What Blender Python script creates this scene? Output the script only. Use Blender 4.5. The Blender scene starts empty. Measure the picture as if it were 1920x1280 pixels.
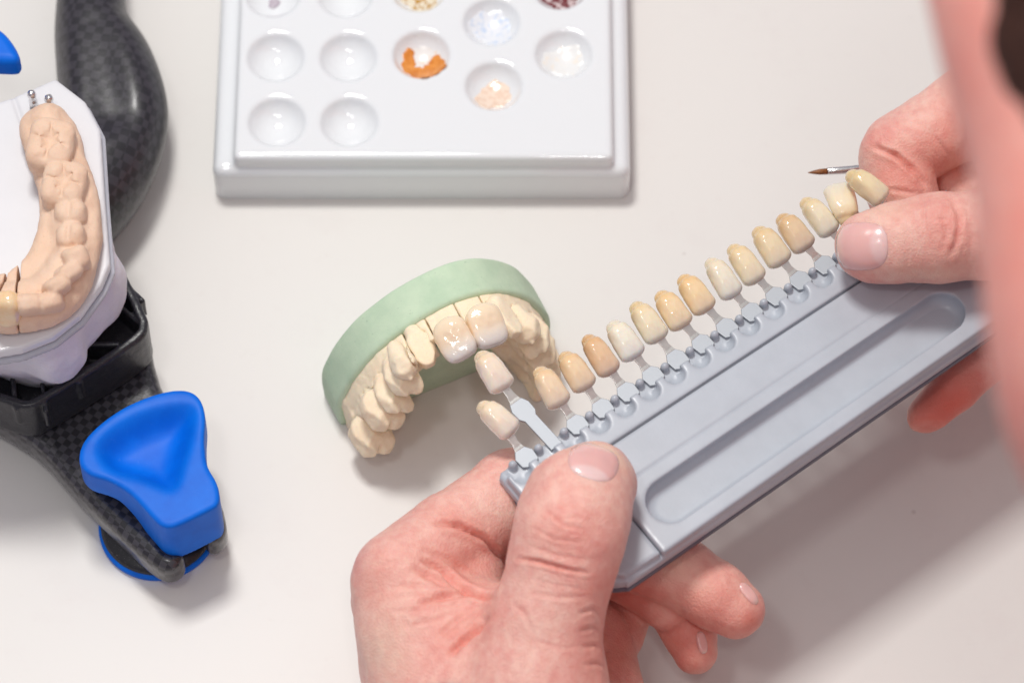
import bpy, math, random
import numpy as np
from mathutils import Vector, Matrix, noise
from mathutils.bvhtree import BVHTree
random.seed(7); np.random.seed(7)
C = bpy.context.scene
COL = C.collection
# ------------------------------------------------------------------ camera frame (units: 1 = 1 cm)
ELEV = math.radians(60); D = 75.0; W = 20.5
CAM = np.array([0, -D*math.cos(ELEV), D*math.sin(ELEV)])
FW = np.array([0, math.cos(ELEV), -math.sin(ELEV)]); RT = np.array([1., 0, 0]); UP = np.array([0, math.sin(ELEV), math.cos(ELEV)])
def ray(px, py):
    s = W/D/1920
    return FW + RT*((px-960)*s) + UP*((640-py)*s)
def P(px, py, z=0.0):
    r = ray(px, py); return CAM + r*((z-CAM[2])/r[2])
def PL(px, py, o, n):
    r = ray(px, py); return CAM + r*(np.dot(np.array(o)-CAM, n)/np.dot(r, n))
def proj(v):
    q = v-CAM; d = q@FW; s = W/D/1920
    return np.stack([960+(q@RT)/d/s, 640-(q@UP)/d/s], 1)
def nrm(v): v = np.array(v, float); return v/np.linalg.norm(v)

# ------------------------------------------------------------------ implicit-surface modelling
def smin(a, b, k):
    if k <= 0: return np.minimum(a, b)
    h = np.maximum(k-np.abs(a-b), 0)/k
    return np.minimum(a, b)-h*h*k*.25
def smax(a, b, k): return -smin(-a, -b, k)
class Vol:
    def __init__(s, lo, hi, h, pad=1.0):
        s.lo = np.array(lo, float); s.h = h
        s.n = (np.ceil((np.array(hi)-s.lo)/h)).astype(int)+1
        s.F = np.full(s.n, pad, np.float32)
        s.ax = [(s.lo[i]+h*np.arange(s.n[i])).astype(np.float32) for i in range(3)]
    def sub(s, lo, hi):
        a = np.clip(np.floor((np.array(lo)-s.lo)/s.h).astype(int), 0, s.n); b = np.clip(np.ceil((np.array(hi)-s.lo)/s.h).astype(int)+1, 0, s.n)
        sl = tuple(slice(a[i], b[i]) for i in range(3))
        X = s.ax[0][sl[0]][:, None, None]; Y = s.ax[1][sl[1]][None, :, None]; Z = s.ax[2][sl[2]][None, None, :]
        return sl, X, Y, Z
    def put(s, sl, d, k, op):
        if s.F[sl].size == 0: return
        if op == 'u': s.F[sl] = smin(s.F[sl], d, k)
        elif op == 's': s.F[sl] = smax(s.F[sl], -d, k)
        else: s.F[sl] = smax(s.F[sl], d, k)
    def cone(s, a, b, ra, rb, k=.1, op='u'):
        a = np.array(a, float); b = np.array(b, float); m = max(ra, rb)+k+3*s.h
        sl, X, Y, Z = s.sub(np.minimum(a, b)-m, np.maximum(a, b)+m)
        ab = b-a; L = max(ab@ab, 1e-9)
        t = np.clip(((X-a[0])*ab[0]+(Y-a[1])*ab[1]+(Z-a[2])*ab[2])/L, 0, 1)
        d = np.sqrt((X-a[0]-t*ab[0])**2+(Y-a[1]-t*ab[1])**2+(Z-a[2]-t*ab[2])**2)-(ra+(rb-ra)*t)
        s.put(sl, d, k, op)
    def chain(s, pts, k=.1, op='u'):
        for p, q in zip(pts[:-1], pts[1:]): s.cone(p[0], q[0], p[1], q[1], k, op)
    def ell(s, c, r, R=None, k=.1, op='u', p=2.0):
        c = np.array(c, float); r = np.array(r, float); m = r.max()*(1 if p == 2 else 1.3)+k+3*s.h
        sl, X, Y, Z = s.sub(c-m, c+m); R = np.eye(3) if R is None else np.array(R)
        x, y, z = X-c[0], Y-c[1], Z-c[2]
        q = [(x*R[i, 0]+y*R[i, 1]+z*R[i, 2]) for i in range(3)]
        if p == 2:
            k0 = np.sqrt((q[0]/r[0])**2+(q[1]/r[1])**2+(q[2]/r[2])**2); k1 = np.sqrt((q[0]/r[0]**2)**2+(q[1]/r[1]**2)**2+(q[2]/r[2]**2)**2)
            d = k0*(k0-1)/np.maximum(k1, 1e-6)
        else:
            k0 = (np.abs(q[0]/r[0])**p+np.abs(q[1]/r[1])**p+np.abs(q[2]/r[2])**p)**(1/p)
            d = (k0-1)*r.min()
        s.put(sl, d, k, op)
    def box(s, c, hw, rad=.05, R=None, k=0, op='u'):
        c = np.array(c, float); hw = np.array(hw, float); m = np.linalg.norm(hw)+k+3*s.h
        sl, X, Y, Z = s.sub(c-m, c+m); R = np.eye(3) if R is None else np.array(R)
        x, y, z = X-c[0], Y-c[1], Z-c[2]
        q = [np.abs(x*R[i, 0]+y*R[i, 1]+z*R[i, 2])-hw[i]+rad for i in range(3)]
        d = np.sqrt(sum(np.maximum(e, 0)**2 for e in q))+np.minimum(np.maximum(np.maximum(q[0], q[1]), q[2]), 0)-rad
        s.put(sl, d, k, op)
    def all(s, f, k=0, op='u'):
        X, Y, Z = s.ax[0][:, None, None], s.ax[1][None, :, None], s.ax[2][None, None, :]
        d = np.broadcast_to(f(X, Y, Z), s.F.shape); s.put((slice(None),)*3, d, k, op)
    def poly(s, pts, z0, z1, rad=.08, k=0, op='u', off=0):
        d2 = polysdf(pts, s.ax[0][:, None], s.ax[1][None, :])[:, :, None]-off
        dz = np.abs(s.ax[2]-(z0+z1)/2)[None, None, :]-(z1-z0)/2
        a, b = d2+rad, dz+rad
        d = np.sqrt(np.maximum(a, 0)**2+np.maximum(b, 0)**2)+np.minimum(np.maximum(a, b), 0)-rad
        s.put((slice(None),)*3, d.astype(np.float32), k, op)
    def mesh(s):
        F = s.F; F[0], F[-1] = np.maximum(F[0], .01), np.maximum(F[-1], .01)
        F[:, 0] = np.maximum(F[:, 0], .01); F[:, -1] = np.maximum(F[:, -1], .01); F[:, :, 0] = np.maximum(F[:, :, 0], .01); F[:, :, -1] = np.maximum(F[:, :, -1], .01)
        I = (F < 0)
        cnt = sum(I[i:F.shape[0]-1+i, j:F.shape[1]-1+j, l:F.shape[2]-1+l].astype(np.int8) for i in (0, 1) for j in (0, 1) for l in (0, 1))
        act = (cnt > 0) & (cnt < 8); idx = np.argwhere(act)
        ids = -np.ones(act.shape, np.int32); ids[act] = np.arange(len(idx))
        cor = [(i, j, l) for i in (0, 1) for j in (0, 1) for l in (0, 1)]
        val = {c: F[idx[:, 0]+c[0], idx[:, 1]+c[1], idx[:, 2]+c[2]] for c in cor}
        acc = np.zeros((len(idx), 3)); n = np.zeros(len(idx))
        for c in cor:
            for a in range(3):
                if c[a] == 0:
                    e = list(c); e[a] = 1; e = tuple(e)
                    va, vb = val[c], val[e]; m = (va < 0) != (vb < 0)
                    t = np.where(m, va/np.where(m, va-vb, 1), 0)
                    for q in range(3): acc[:, q] += np.where(m, c[q]+(t if q == a else 0), 0)
                    n += m
        V = s.lo+s.h*(idx+acc/n[:, None])
        Q = []
        for a in range(3):
            b, c = (a+1) % 3, (a+2) % 3
            sl0 = [slice(None)]*3; sl1 = [slice(None)]*3; sl0[a] = slice(0, -1); sl1[a] = slice(1, None)
            A, B = I[tuple(sl0)], I[tuple(sl1)]; E = np.argwhere(A != B); fl = A[E[:, 0], E[:, 1], E[:, 2]]
            ok = (E[:, b] > 0) & (E[:, c] > 0) & (E[:, b] < F.shape[b]-1) & (E[:, c] < F.shape[c]-1); E, fl = E[ok], fl[ok]
            def g(db, dc):
                q = E.copy(); q[:, b] -= db; q[:, c] -= dc; return ids[q[:, 0], q[:, 1], q[:, 2]]
            q = np.stack([g(1, 1), g(0, 1), g(0, 0), g(1, 0)], 1)
            q[~fl] = q[~fl][:, ::-1]; Q.append(q)
        return V, np.concatenate(Q)
def polysdf(pts, X, Y):
    pts = np.array(pts)[:, :2]; n = len(pts); d = np.full(np.broadcast(X, Y).shape, 1e9); s = np.ones(d.shape)
    for i in range(n):
        a = pts[i]; b = pts[i-1]; e = b-a; wx, wy = X-a[0], Y-a[1]
        t = np.clip((wx*e[0]+wy*e[1])/max(e@e, 1e-12), 0, 1)
        d = np.minimum(d, (wx-e[0]*t)**2+(wy-e[1]*t)**2)
        c1 = Y >= a[1]; c2 = Y < b[1]; c3 = e[0]*wy > e[1]*wx
        fl = (c1 & c2 & c3) | (~c1 & ~c2 & ~c3); s = np.where(fl, -s, s)
    return s*np.sqrt(d)
def spline(pts, n=6, closed=True):
    pts = [np.array(p, float) for p in pts]; N = len(pts); out = []
    for i in range(N if closed else N-1):
        g = (lambda j: pts[j % N]) if closed else (lambda j: pts[min(max(j, 0), N-1)])
        p0, p1, p2, p3 = g(i-1), g(i), g(i+1), g(i+2)
        for q in range(n):
            t = q/n; out.append(.5*((2*p1)+(-p0+p2)*t+(2*p0-5*p1+4*p2-p3)*t*t+(-p0+3*p1-3*p2+p3)*t**3))
    if not closed: out.append(pts[-1])
    return out
def vnormals(V, Q):
    fn = np.cross(V[Q[:, 2]]-V[Q[:, 0]], V[Q[:, 3]]-V[Q[:, 1]]); N = np.zeros_like(V)
    for i in range(4): np.add.at(N, Q[:, i], fn)
    return N/np.maximum(np.linalg.norm(N, axis=1), 1e-9)[:, None]
def vnoise(V, sc, seed=0, oct=3):      # smooth sum-of-sines noise, about -1..1
    rs = np.random.RandomState(seed); o = np.zeros(len(V)); a = 1; tot = 0
    for k in range(oct):
        for j in range(5):
            w = nrm(rs.randn(3))*sc*(.7+.6*rs.rand()); o += a*np.sin(V@w+rs.rand()*6.28+1.3*np.sin(V@(nrm(rs.randn(3))*sc*.8)+rs.rand()*6))
        tot += a*2.2; a *= .5; sc *= 2.1
    return o/tot
def seg_dist(pp, pts):                   # distance of points (N,2) to an open polyline and progress along it
    d = np.full(len(pp), 1e9); T = np.zeros(len(pp)); n = len(pts)-1
    for i in range(n):
        a = np.array(pts[i], float); e = np.array(pts[i+1], float)-a; w = pp-a
        t = np.clip((w@e)/max(e@e, 1e-9), 0, 1); q = np.linalg.norm(w-t[:, None]*e, axis=1)
        m = q < d; d[m] = q[m]; T[m] = (i+t[m])/n
    return d, T
def subdiv_smooth(V, Q, it=2):             # light laplacian smoothing
    for _ in range(it):
        S = np.zeros_like(V); n = np.zeros(len(V))
        for i in range(4):
            for j in (1, 3): np.add.at(S, Q[:, i], V[Q[:, (i+j) % 4]]); np.add.at(n, Q[:, i], 1)
        V = V*.5+.5*S/n[:, None]
    return V
def to_obj(name, V, Q, mat=None, parent=None, attrs=None, smooth=True):
    me = bpy.data.meshes.new(name); V = np.asarray(V, np.float32); Q = np.asarray(Q, np.int32)
    me.vertices.add(len(V)); me.vertices.foreach_set('co', V.ravel())
    me.loops.add(Q.size); me.loops.foreach_set('vertex_index', Q.ravel())
    me.polygons.add(len(Q)); me.polygons.foreach_set('loop_start', np.arange(0, Q.size, Q.shape[1], dtype=np.int32))
    me.update(calc_edges=True); me.validate()
    if smooth: me.shade_smooth()
    for k, v in (attrs or {}).items():
        at = me.attributes.new(k, 'FLOAT', 'POINT'); at.data.foreach_set('value', np.asarray(v, np.float32))
    o = bpy.data.objects.new(name, me); COL.objects.link(o)
    if mat: me.materials.append(mat)
    if parent: o.parent = parent
    return o
def obj(name, V, F, mat=None, parent=None, smooth=False, bevel=0):
    me = bpy.data.meshes.new(name); me.from_pydata([tuple(map(float, v)) for v in V], [], F); me.update()
    if smooth: me.shade_smooth()
    o = bpy.data.objects.new(name, me); COL.objects.link(o)
    if mat: me.materials.append(mat)
    if parent: o.parent = parent
    if bevel:
        b = o.modifiers.new('bevel', 'BEVEL'); b.width = bevel; b.segments = 3; b.limit_method = 'ANGLE'
    return o
def empty(name, loc=(0, 0, 0)):
    o = bpy.data.objects.new(name, None); COL.objects.link(o); o.location = loc; o.empty_display_size = .5; return o
def tag(o, label=None, cat=None, group=None, kind=None):
    if label: o['label'] = label
    if cat: o['category'] = cat
    if group: o['group'] = group
    if kind: o['kind'] = kind
    return o
def lathe(prof, n=32):                    # profile of (r, z); returns V,F
    V = []; F = []
    for r, z in prof:
        for i in range(n): a = 2*math.pi*i/n; V.append((r*math.cos(a), r*math.sin(a), z))
    for j in range(len(prof)-1):
        for i in range(n): F.append((j*n+i, j*n+(i+1) % n, (j+1)*n+(i+1) % n, (j+1)*n+i))
    F.append(tuple(range(n))[::-1]); F.append(tuple((len(prof)-1)*n+i for i in range(n)))
    return V, F
def xf(V, o, X, Y, Z):
    V = np.asarray(V, float); return np.array(o)+V[:, :1]*np.array(X)+V[:, 1:2]*np.array(Y)+V[:, 2:3]*np.array(Z)

# ------------------------------------------------------------------ materials
def srgb(r, g, b):
    f = lambda c: (c/255/12.92) if c/255 <= .04045 else ((c/255+.055)/1.055)**2.4
    return (f(r), f(g), f(b), 1)
class M:
    def __init__(s, name, col=(.8, .8, .8, 1), rough=.5, **kw):
        s.m = bpy.data.materials.new(name); s.m.use_nodes = True; s.t = s.m.node_tree; s.b = s.t.nodes['Principled BSDF']
        s.b.inputs['Base Color'].default_value = col; s.b.inputs['Roughness'].default_value = rough
        for k, v in kw.items(): s.b.inputs[k.replace('_', ' ')].default_value = v
        s.tc = s.t.nodes.new('ShaderNodeTexCoord'); s.bumpn = None
    def n(s, t, **kw):
        x = s.t.nodes.new(t)
        for k, v in kw.items():
            if k in x.inputs: x.inputs[k].default_value = v
            else: setattr(x, k, v)
        return x
    def l(s, a, b): s.t.links.new(a, b)
    def noise(s, scale, detail=4, rough=.55, dist=0):
        x = s.n('ShaderNodeTexNoise'); x.inputs['Scale'].default_value = scale; x.inputs['Detail'].default_value = detail; x.inputs['Roughness'].default_value = rough; x.inputs['Distortion'].default_value = dist
        s.l(s.tc.outputs['Object'], x.inputs['Vector']); return x.outputs['Fac']
    def ramp(s, fac, stops):
        r = s.n('ShaderNodeValToRGB'); e = r.color_ramp.elements
        while len(e) < len(stops): e.new(.5)
        for q, (p, c) in zip(e, stops): q.position = p; q.color = c if len(c) == 4 else (*c, 1)
        s.l(fac, r.inputs['Fac']); return r.outputs['Color']
    def mix(s, fac, a, b, mode='MIX'):
        x = s.n('ShaderNodeMix', data_type='RGBA', blend_type=mode)
        for i, v in ((0, fac), (6, a), (7, b)):
            if hasattr(v, 'is_linked'): s.l(v, x.inputs[i])
            else: x.inputs[i].default_value = v
        return x.outputs[2]
    def math(s, op, a, b=0, c=0):
        x = s.n('ShaderNodeMath', operation=op)
        for i, v in enumerate((a, b, c)):
            if hasattr(v, 'is_linked'): s.l(v, x.inputs[i])
            else: x.inputs[i].default_value = v
        return x.outputs[0]
    def attr(s, name):
        x = s.n('ShaderNodeAttribute', attribute_name=name); return x.outputs['Fac']
    def col(s, o): s.l(o, s.b.inputs['Base Color'])
    def rgh(s, o): s.l(o, s.b.inputs['Roughness'])
    def bump(s, h, strength=.3, dist=.02):
        x = s.n('ShaderNodeBump'); x.inputs['Strength'].default_value = strength; x.inputs['Distance'].default_value = dist
        s.l(h, x.inputs['Height'])
        if s.bumpn: s.l(s.bumpn.outputs[0], x.inputs['Normal'])
        s.bumpn = x; s.l(x.outputs[0], s.b.inputs['Normal'])
    def sss(s, w, radius, scale=.1):
        s.b.inputs['Subsurface Weight'].default_value = w; s.b.inputs['Subsurface Radius'].default_value = radius; s.b.inputs['Subsurface Scale'].default_value = scale

def plain(name, col, rough=.5, var=.06, vs=3, bs=0, bscale=40, bd=.01, **kw):
    m = M(name, col, rough, **kw)
    d = tuple(c*(1-var) for c in col[:3])+(1,); u = tuple(min(c*(1+var), 1) for c in col[:3])+(1,)
    m.col(m.ramp(m.noise(vs), [(.3, d), (.7, u)]))
    if bs: m.bump(m.noise(bscale, 6), bs, bd)
    return m
mat_table = plain('tabletop', (.745, .705, .685, 1), .42, .02, .25, .08, 30, .004)
mt = mat_table; f1 = mt.ramp(mt.noise(2.2, 8, .7), [(.6, (0, 0, 0)), (.75, (1, 1, 1))])
tb = mt.mix(mt.math('MULTIPLY', f1, .4), (.735, .71, .682, 1), (.685, .64, .61, 1))
vo = mt.n('ShaderNodeTexVoronoi'); vo.inputs['Scale'].default_value = .55; vo.inputs['Randomness'].default_value = 1; mt.l(mt.tc.outputs['Object'], vo.inputs['Vector'])
sk = mt.ramp(vo.outputs['Distance'], [(.012, (1, 1, 1)), (.035, (0, 0, 0))]); pk = mt.ramp(mt.noise(.35, 3), [(.52, (0, 0, 0)), (.58, (1, 1, 1))])
tb = mt.mix(mt.math('MULTIPLY', sk, .5), tb, (.5, .45, .42, 1)); mt.col(mt.mix(mt.math('MULTIPLY', mt.ramp(mt.noise(.6, 6, .7), [(.55, (0, 0, 0)), (.8, (1, 1, 1))]), .5), tb, (.695, .65, .63, 1)))
mat_ceramic = M('glazed_ceramic', (.80, .82, .84, 1), .07, Coat_Weight=.6, Coat_Roughness=.03); mat_ceramic.sss(.15, (.3, .3, .3), .3)
mat_guide = plain('guide_plastic', (.45, .485, .54, 1), .25, .05, 1.2, .15, 18, .006)
g = mat_guide; g.rgh(g.math('MULTIPLY_ADD', g.noise(3.5, 7, .7), .3, .18))
mat_guide_dark = plain('guide_seam', (.10, .11, .14, 1), .5)
mat_knob = plain('knob_plastic', (.34, .38, .50, 1), .4, .08, 5)
mat_steel = M('brushed_steel', (.72, .71, .68, 1), .32, Metallic=1.0); mat_steel.bump(mat_steel.noise(60, 5), .25, .004); mat_steel.rgh(mat_steel.math('MULTIPLY_ADD', mat_steel.noise(25), .3, .18))
mat_tabplate = M('tab_plate', (.36, .38, .41, 1), .5, Metallic=.6); mat_tabplate.bump(mat_tabplate.noise(90, 4), .3, .004)
mat_carbon_soft = M('carbon_resin', (.035, .033, .04, 1), .33, Coat_Weight=.3, Coat_Roughness=.25)

# ------------------------------------------------------------------ render, world, lamps, camera
def setup():
    w = bpy.data.worlds.new('World'); C.world = w; w.use_nodes = True
    nt = w.node_tree; bg = nt.nodes['Background']; bg.inputs[1].default_value = WORLD
    tc = nt.nodes.new('ShaderNodeTexCoord'); sp = nt.nodes.new('ShaderNodeSeparateXYZ'); rp = nt.nodes.new('ShaderNodeValToRGB')
    nt.links.new(tc.outputs['Generated'], sp.inputs[0]); nt.links.new(sp.outputs[2], rp.inputs[0]); nt.links.new(rp.outputs[0], bg.inputs[0])
    e = rp.color_ramp.elements; e[0].position = 0; e[0].color = (.42, .37, .52, 1); e[1].position = .9; e[1].color = (1, .985, 1, 1)
    def area(name, loc, tgt, sx, sy, power, col):
        l = bpy.data.lights.new(name, 'AREA'); l.shape = 'RECTANGLE'; l.size = sx; l.size_y = sy; l.energy = power; l.color = col
        o = bpy.data.objects.new(name, l); COL.objects.link(o); o.location = loc
        o.rotation_euler = (Vector(tgt)-Vector(loc)).to_track_quat('-Z', 'Y').to_euler(); return o
    for a in LAMPS: area(*a)
    cd = bpy.data.cameras.new('camera'); co = bpy.data.objects.new('camera', cd); COL.objects.link(co); C.camera = co
    co.location = CAM; co.rotation_euler = (math.radians(90)-ELEV, 0, 0)
    cd.sensor_width = 36; cd.lens = 36*D/W; cd.clip_start = .5; cd.clip_end = 2000
    cd.dof.use_dof = True; cd.dof.focus_distance = 70.6; cd.dof.aperture_fstop = FSTOP; cd.dof.aperture_blades = 0
    C.unit_settings.system = 'METRIC'; C.unit_settings.scale_length = .01
    C.render.engine = 'CYCLES'; C.view_settings.view_transform = 'Standard'; C.view_settings.look = 'None'
    C.view_settings.exposure = 0; C.view_settings.gamma = 1; C.view_settings.use_curve_mapping = False
WORLD = .52; FSTOP = .18
LAMPS = [('ceiling_lamp', (-11, 22, 76), (3, -1, 0), 16, 13, 36500, (1, .985, .95)),
         ('front_lamp', (-14, -24, 76), (0, 0, 0), 8, 8, 5500, (1, .98, .97)), ('highlight_fill', (3, -36, 74), (0, 0, 0), 4, 4, 3600, (1, .97, .95))]  # last lamp is added near the camera for crisp highlights on the teeth
setup()

# ------------------------------------------------------------------ table
def slab(name, x0, x1, y0, y1, z0, z1, mat, parent=None, bevel=.1):
    V = [(x, y, z) for z in (z0, z1) for x, y in ((x0, y0), (x1, y0), (x1, y1), (x0, y1))]
    return obj(name, V, [(3, 2, 1, 0), (4, 5, 6, 7), (0, 1, 5, 4), (1, 2, 6, 5), (2, 3, 7, 6), (3, 0, 4, 7)], mat, parent, False, bevel)
t = slab('table_top', -70, 26, -34, 60, -3, 0, mat_table.m, None, .5); tag(t, kind='structure')

# ------------------------------------------------------------------ ceramic palette
def make_palette():
    root = empty('ceramic_palette', P(790, 200, 0)); root.location = (0, 0, 0)
    zb, zt = 1.0, 1.32
    x0 = P(403, 372, 0)[0]; x1 = P(1180, 372, 0)[0]; y0 = P(790, 373, 0)[1]; y1 = y0+9.6
    v = Vol((x0-.2, y0-.2, -.05), (x1+.2, y1+.2, 1.6), .042)
    cx, cy = (x0+x1)/2, (y0+y1)/2; hx, hy = (x1-x0)/2, (y1-y0)/2
    v.box((cx, cy, zb/2-.1), (hx, hy, zb/2+.1), .22)
    xi0, xi1 = P(437, 285, zt)[0], P(1150, 285, zt)[0]; yi = P(790, 297, zt)[1]
    v.box(((xi0+xi1)/2, (yi+y1-.33)/2, zt/2), ((xi1-xi0)/2, (y1-.33-yi)/2, zt/2), .12, k=.12)
    wells = []
    r = .56; R = .66; dep = .37
    for px, py in [(517, 111), (653, 111), (519, 232), (655, 232), (790, 106), (926, 165), (1057, 105), (922, 45), (512, -8), (648, -8), (785, -18), (1050, -22), (510, -130), (645, -130), (782, -140), (918, -75), (1046, -145), (915, -195)]:
        c = P(px, py-4, zt); wells.append(c)
        v.ell((c[0], c[1], zt+.12), (r+.04, r+.04, dep+.12), None, .08, 's')
    V, Q = v.mesh(); V = V[:, :]; to_obj('body', V, Q, mat_ceramic.m, root)
    def paint(i, name, rf, c1, c2, seed, cover=.5, ox=0, oy=0, squash=1.0, gloss=.25):
        c = wells[i]; m = M(name, c1, gloss)
        f = m.ramp(m.noise(9, 3, .5, .4), [(cover-.06, (0, 0, 0)), (cover+.04, (1, 1, 1))]); m.col(m.mix(f, c1, c2))
        rs = np.random.RandomState(seed); ph = rs.rand(6)*6.28; nr, na = 14, 48; V = []; F = []
        for a in range(na):
            th = 2*math.pi*a/na; rr = rf*(1+.10*math.sin(2*th+ph[0])+.08*math.sin(3*th+ph[1])+.05*math.sin(7*th+ph[2])+.03*math.sin(13*th+ph[3]))
            for k in range(nr+1):
                q = rr*k/nr; x = ox+q*math.cos(th); y = oy+q*math.sin(th)*squash; s2 = min((x*x+y*y)/(r+.04)**2, .96)
                z = zt+.12-(dep+.12)*math.sqrt(1-s2)+.05*(1-(k/nr)**8)-.004
                V.append((c[0]+x, c[1]+y, z))
        for a in range(na):
            b = (a+1) % na
            for k in range(nr): F.append((a*(nr+1)+k, a*(nr+1)+k+1, b*(nr+1)+k+1, b*(nr+1)+k))
        return obj('dried_paint', V, F, m.m, root, True)
    wht = (.80, .80, .79, 1)
    paint(10, 'ochre_paint', .42, (.50, .26, .05, 1), (.78, .70, .55, 1), 3, .47)['label'] = 'brownish yellow streaked paint'
    paint(11, 'crimson_paint', .45, (.16, .02, .025, 1), (.62, .50, .50, 1), 5, .52)['label'] = 'dark crimson streaked paint'
    paint(5, 'peach_paint', .36, (.80, .60, .47, 1), (.86, .70, .58, 1), 9, .5, 0, -.06, 1, .15)['label'] = 'pale peach paint'
    paint(6, 'cream_paint', .40, (.84, .78, .70, 1), (.80, .80, .79, 1), 12, .42)['label'] = 'faint cream paint residue'
    paint(7, 'bluish_paint', .44, (.58, .67, .82, 1), (.78, .80, .84, 1), 14, .42)['label'] = 'faint blue paint residue'
    paint(8, 'mauve_paint', .13, (.45, .38, .45, 1), (.5, .45, .5, 1), 15)['label'] = 'small mauve paint dot'
    # orange: crescent sweeping round the lower half of the bowl
    c = wells[4]; m = M('orange_paint', (.62, .18, .02, 1), .25)
    m.col(m.ramp(m.noise(7, 4), [(.35, (.62, .19, .02, 1)), (.65, (.80, .33, .07, 1))]))
    V = []; F = []; na, nk = 70, 10; rs = np.random.RandomState(2)
    for a in range(na+1):
        th = math.radians(125+(400-125)*a/na); u = a/na
        ri = .05+.08*math.sin(5*u+1)+.035*math.sin(31*u)+.02*math.sin(53*u); ro = (.52+.045*math.sin(9*u+2)+.025*math.sin(27*u)+.015*math.sin(61*u))
        w = math.sin(math.pi*min(1, max(0, u)))**.35; mid = (ri+ro)/2; ri = mid+(ri-mid)*w; ro = mid+(ro-mid)*w
        for k in range(nk+1):
            q = ri+(ro-ri)*k/nk; x = q*math.cos(th)+.04; y = q*math.sin(th)-.02; s2 = min((x*x+y*y)/(r+.04)**2, .97)
            V.append((c[0]+x, c[1]+y, zt+.12-(dep+.12)*math.sqrt(1-s2)+.04*math.sin(math.pi*k/nk)**.4-.006))
    for a in range(na):
        for k in range(nk): F.append((a*(nk+1)+k, (a+1)*(nk+1)+k, (a+1)*(nk+1)+k+1, a*(nk+1)+k+1))
    obj('dried_paint', V, F, m.m, root, True)['label'] = 'bright orange paint crescent'
    paint(4, 'orange_wash', .50, (.80, .68, .58, 1), (.80, .80, .79, 1), 21, .40).location.z = -.04
    tag(root, 'white glazed ceramic mixing palette with round wells of dried paint', 'palette')
make_palette()

# ------------------------------------------------------------------ shade guide
GZ = 4.6
UX = nrm((.807, .590, 0)); VY = np.array([-UX[1], UX[0], 0]); G0 = P(1013, 847, GZ-.15)
def make_guide():
    root = empty('shade_guide_holder'); pitch = .5823
    v = Vol((-1.1, -3.4, -.7), (10.6, .3, .35), .035)
    # lower tray, slab and front rail, all in guide coordinates (u along the row, v toward the teeth, w up)
    rr = spline([(-.88, -.02), (-.90, -.5), (-.86, -1.9), (-.76, -2.6), (-.35, -3.0), (.3, -3.07), (5, -3.09), (9.1, -3.09), (9.4, -2.8), (9.45, -1.5), (9.45, -.1), (9.3, .02), (4, .02), (-.7, .02)], 5)
    v.poly(rr, -.30, -.04, .07)
    v.poly([(.52, -.72), (9.38, -.72), (9.38, -3.05), (.52, -3.05)], -.2, .15, .05, .02)            # raised slab
    v.poly([(-.84, -.74), (.50, -.74), (.50, -3.0), (-.3, -2.96), (-.7, -2.6), (-.8, -1.9)], -.2, .10, .05, .02)
    v.box((4.25, -.40, -.05), (5.10, .30, .2), .05)              # rail
    v.box((4.25, -.02, -.12), (5.10, .12, .09), .04, k=.12)
    kn = [(-1+i)*pitch for i in range(17)]
    for u in kn:
        v.cone((u+.02, -.22, .6), (u+.02, -.22, .16), .205, .205, .02, 's')
        v.box((u+.02, -.05, .2), (.20, .16, .24), .04, None, .02, 's')
        v.cone((u, .07, -.1), (u, .055, .07), .085, .082, .02)
    st = [(1.28+.46*math.cos(a), -2.27+.46*math.sin(a)) for a in np.linspace(math.pi/2, 3*math.pi/2, 14)]+[(7.75+.46*math.cos(a), -2.27+.46*math.sin(a)) for a in np.linspace(-math.pi/2, math.pi/2, 14)]
    v.poly(st, -.18, .8, .2, .02, 's')      # long oblong trough
    v.cone((1.28, -2.24, .30), (7.75, -2.24, .30), .44, .44, .04, 's')
    v.cone((8.8, -1.6, .25), (8.8, -1.6, .1), .36, .28, .03, 's')
    v.box((4.9, -1.52, .15), (4.3, .01, .02), .004, op='s')
    V, Q = v.mesh(); V[:, 1] *= 1-.0085*V[:, 0]; V = xf(V, G0, UX, VY, (0, 0, 1))
    to_obj('tray', V, Q, mat_guide.m, root)
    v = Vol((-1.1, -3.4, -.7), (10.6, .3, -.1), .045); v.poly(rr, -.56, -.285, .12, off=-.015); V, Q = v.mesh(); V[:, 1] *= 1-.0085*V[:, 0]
    to_obj('tray_base', xf(V, G0, UX, VY, (0, 0, 1)), Q, plain('base_shadow_grey', srgb(96, 98, 114), .42, .05, 2).m, root)  # darker than the tray: shadow on its lower side put into the colour
    # narrow dark seams where rail, slab and corner lid meet
    def seam(u0, v0, u1, v1, w=.009, z=.1505):
        d = nrm((u1-u0, v1-v0, 0)); n = np.array([-d[1], d[0], 0]); a = np.array([u0, v0, z]); b = np.array([u1, v1, z])
        q = [a+n*w, a-n*w, b-n*w, b+n*w]; q = [*q]+[p-np.array([0, 0, .03]) for p in q]
        return xf(q, G0, UX, VY, (0, 0, 1))
    V = []; F = []
    for s in (seam(-.1, -.712, 9.3, -.69, .011),):
        k = len(V); V += list(s); F += [(k, k+1, k+2, k+3), (k+4, k+7, k+6, k+5), (k, k+4, k+5, k+1), (k+2, k+6, k+7, k+3)]
    obj('seam', V, F, mat_guide_dark.m, root)
    tag(root, 'blue grey plastic shade guide tray with scalloped rail held by both hands', 'shade guide')
    return kn, pitch
KN, PITCH = make_guide()

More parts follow.
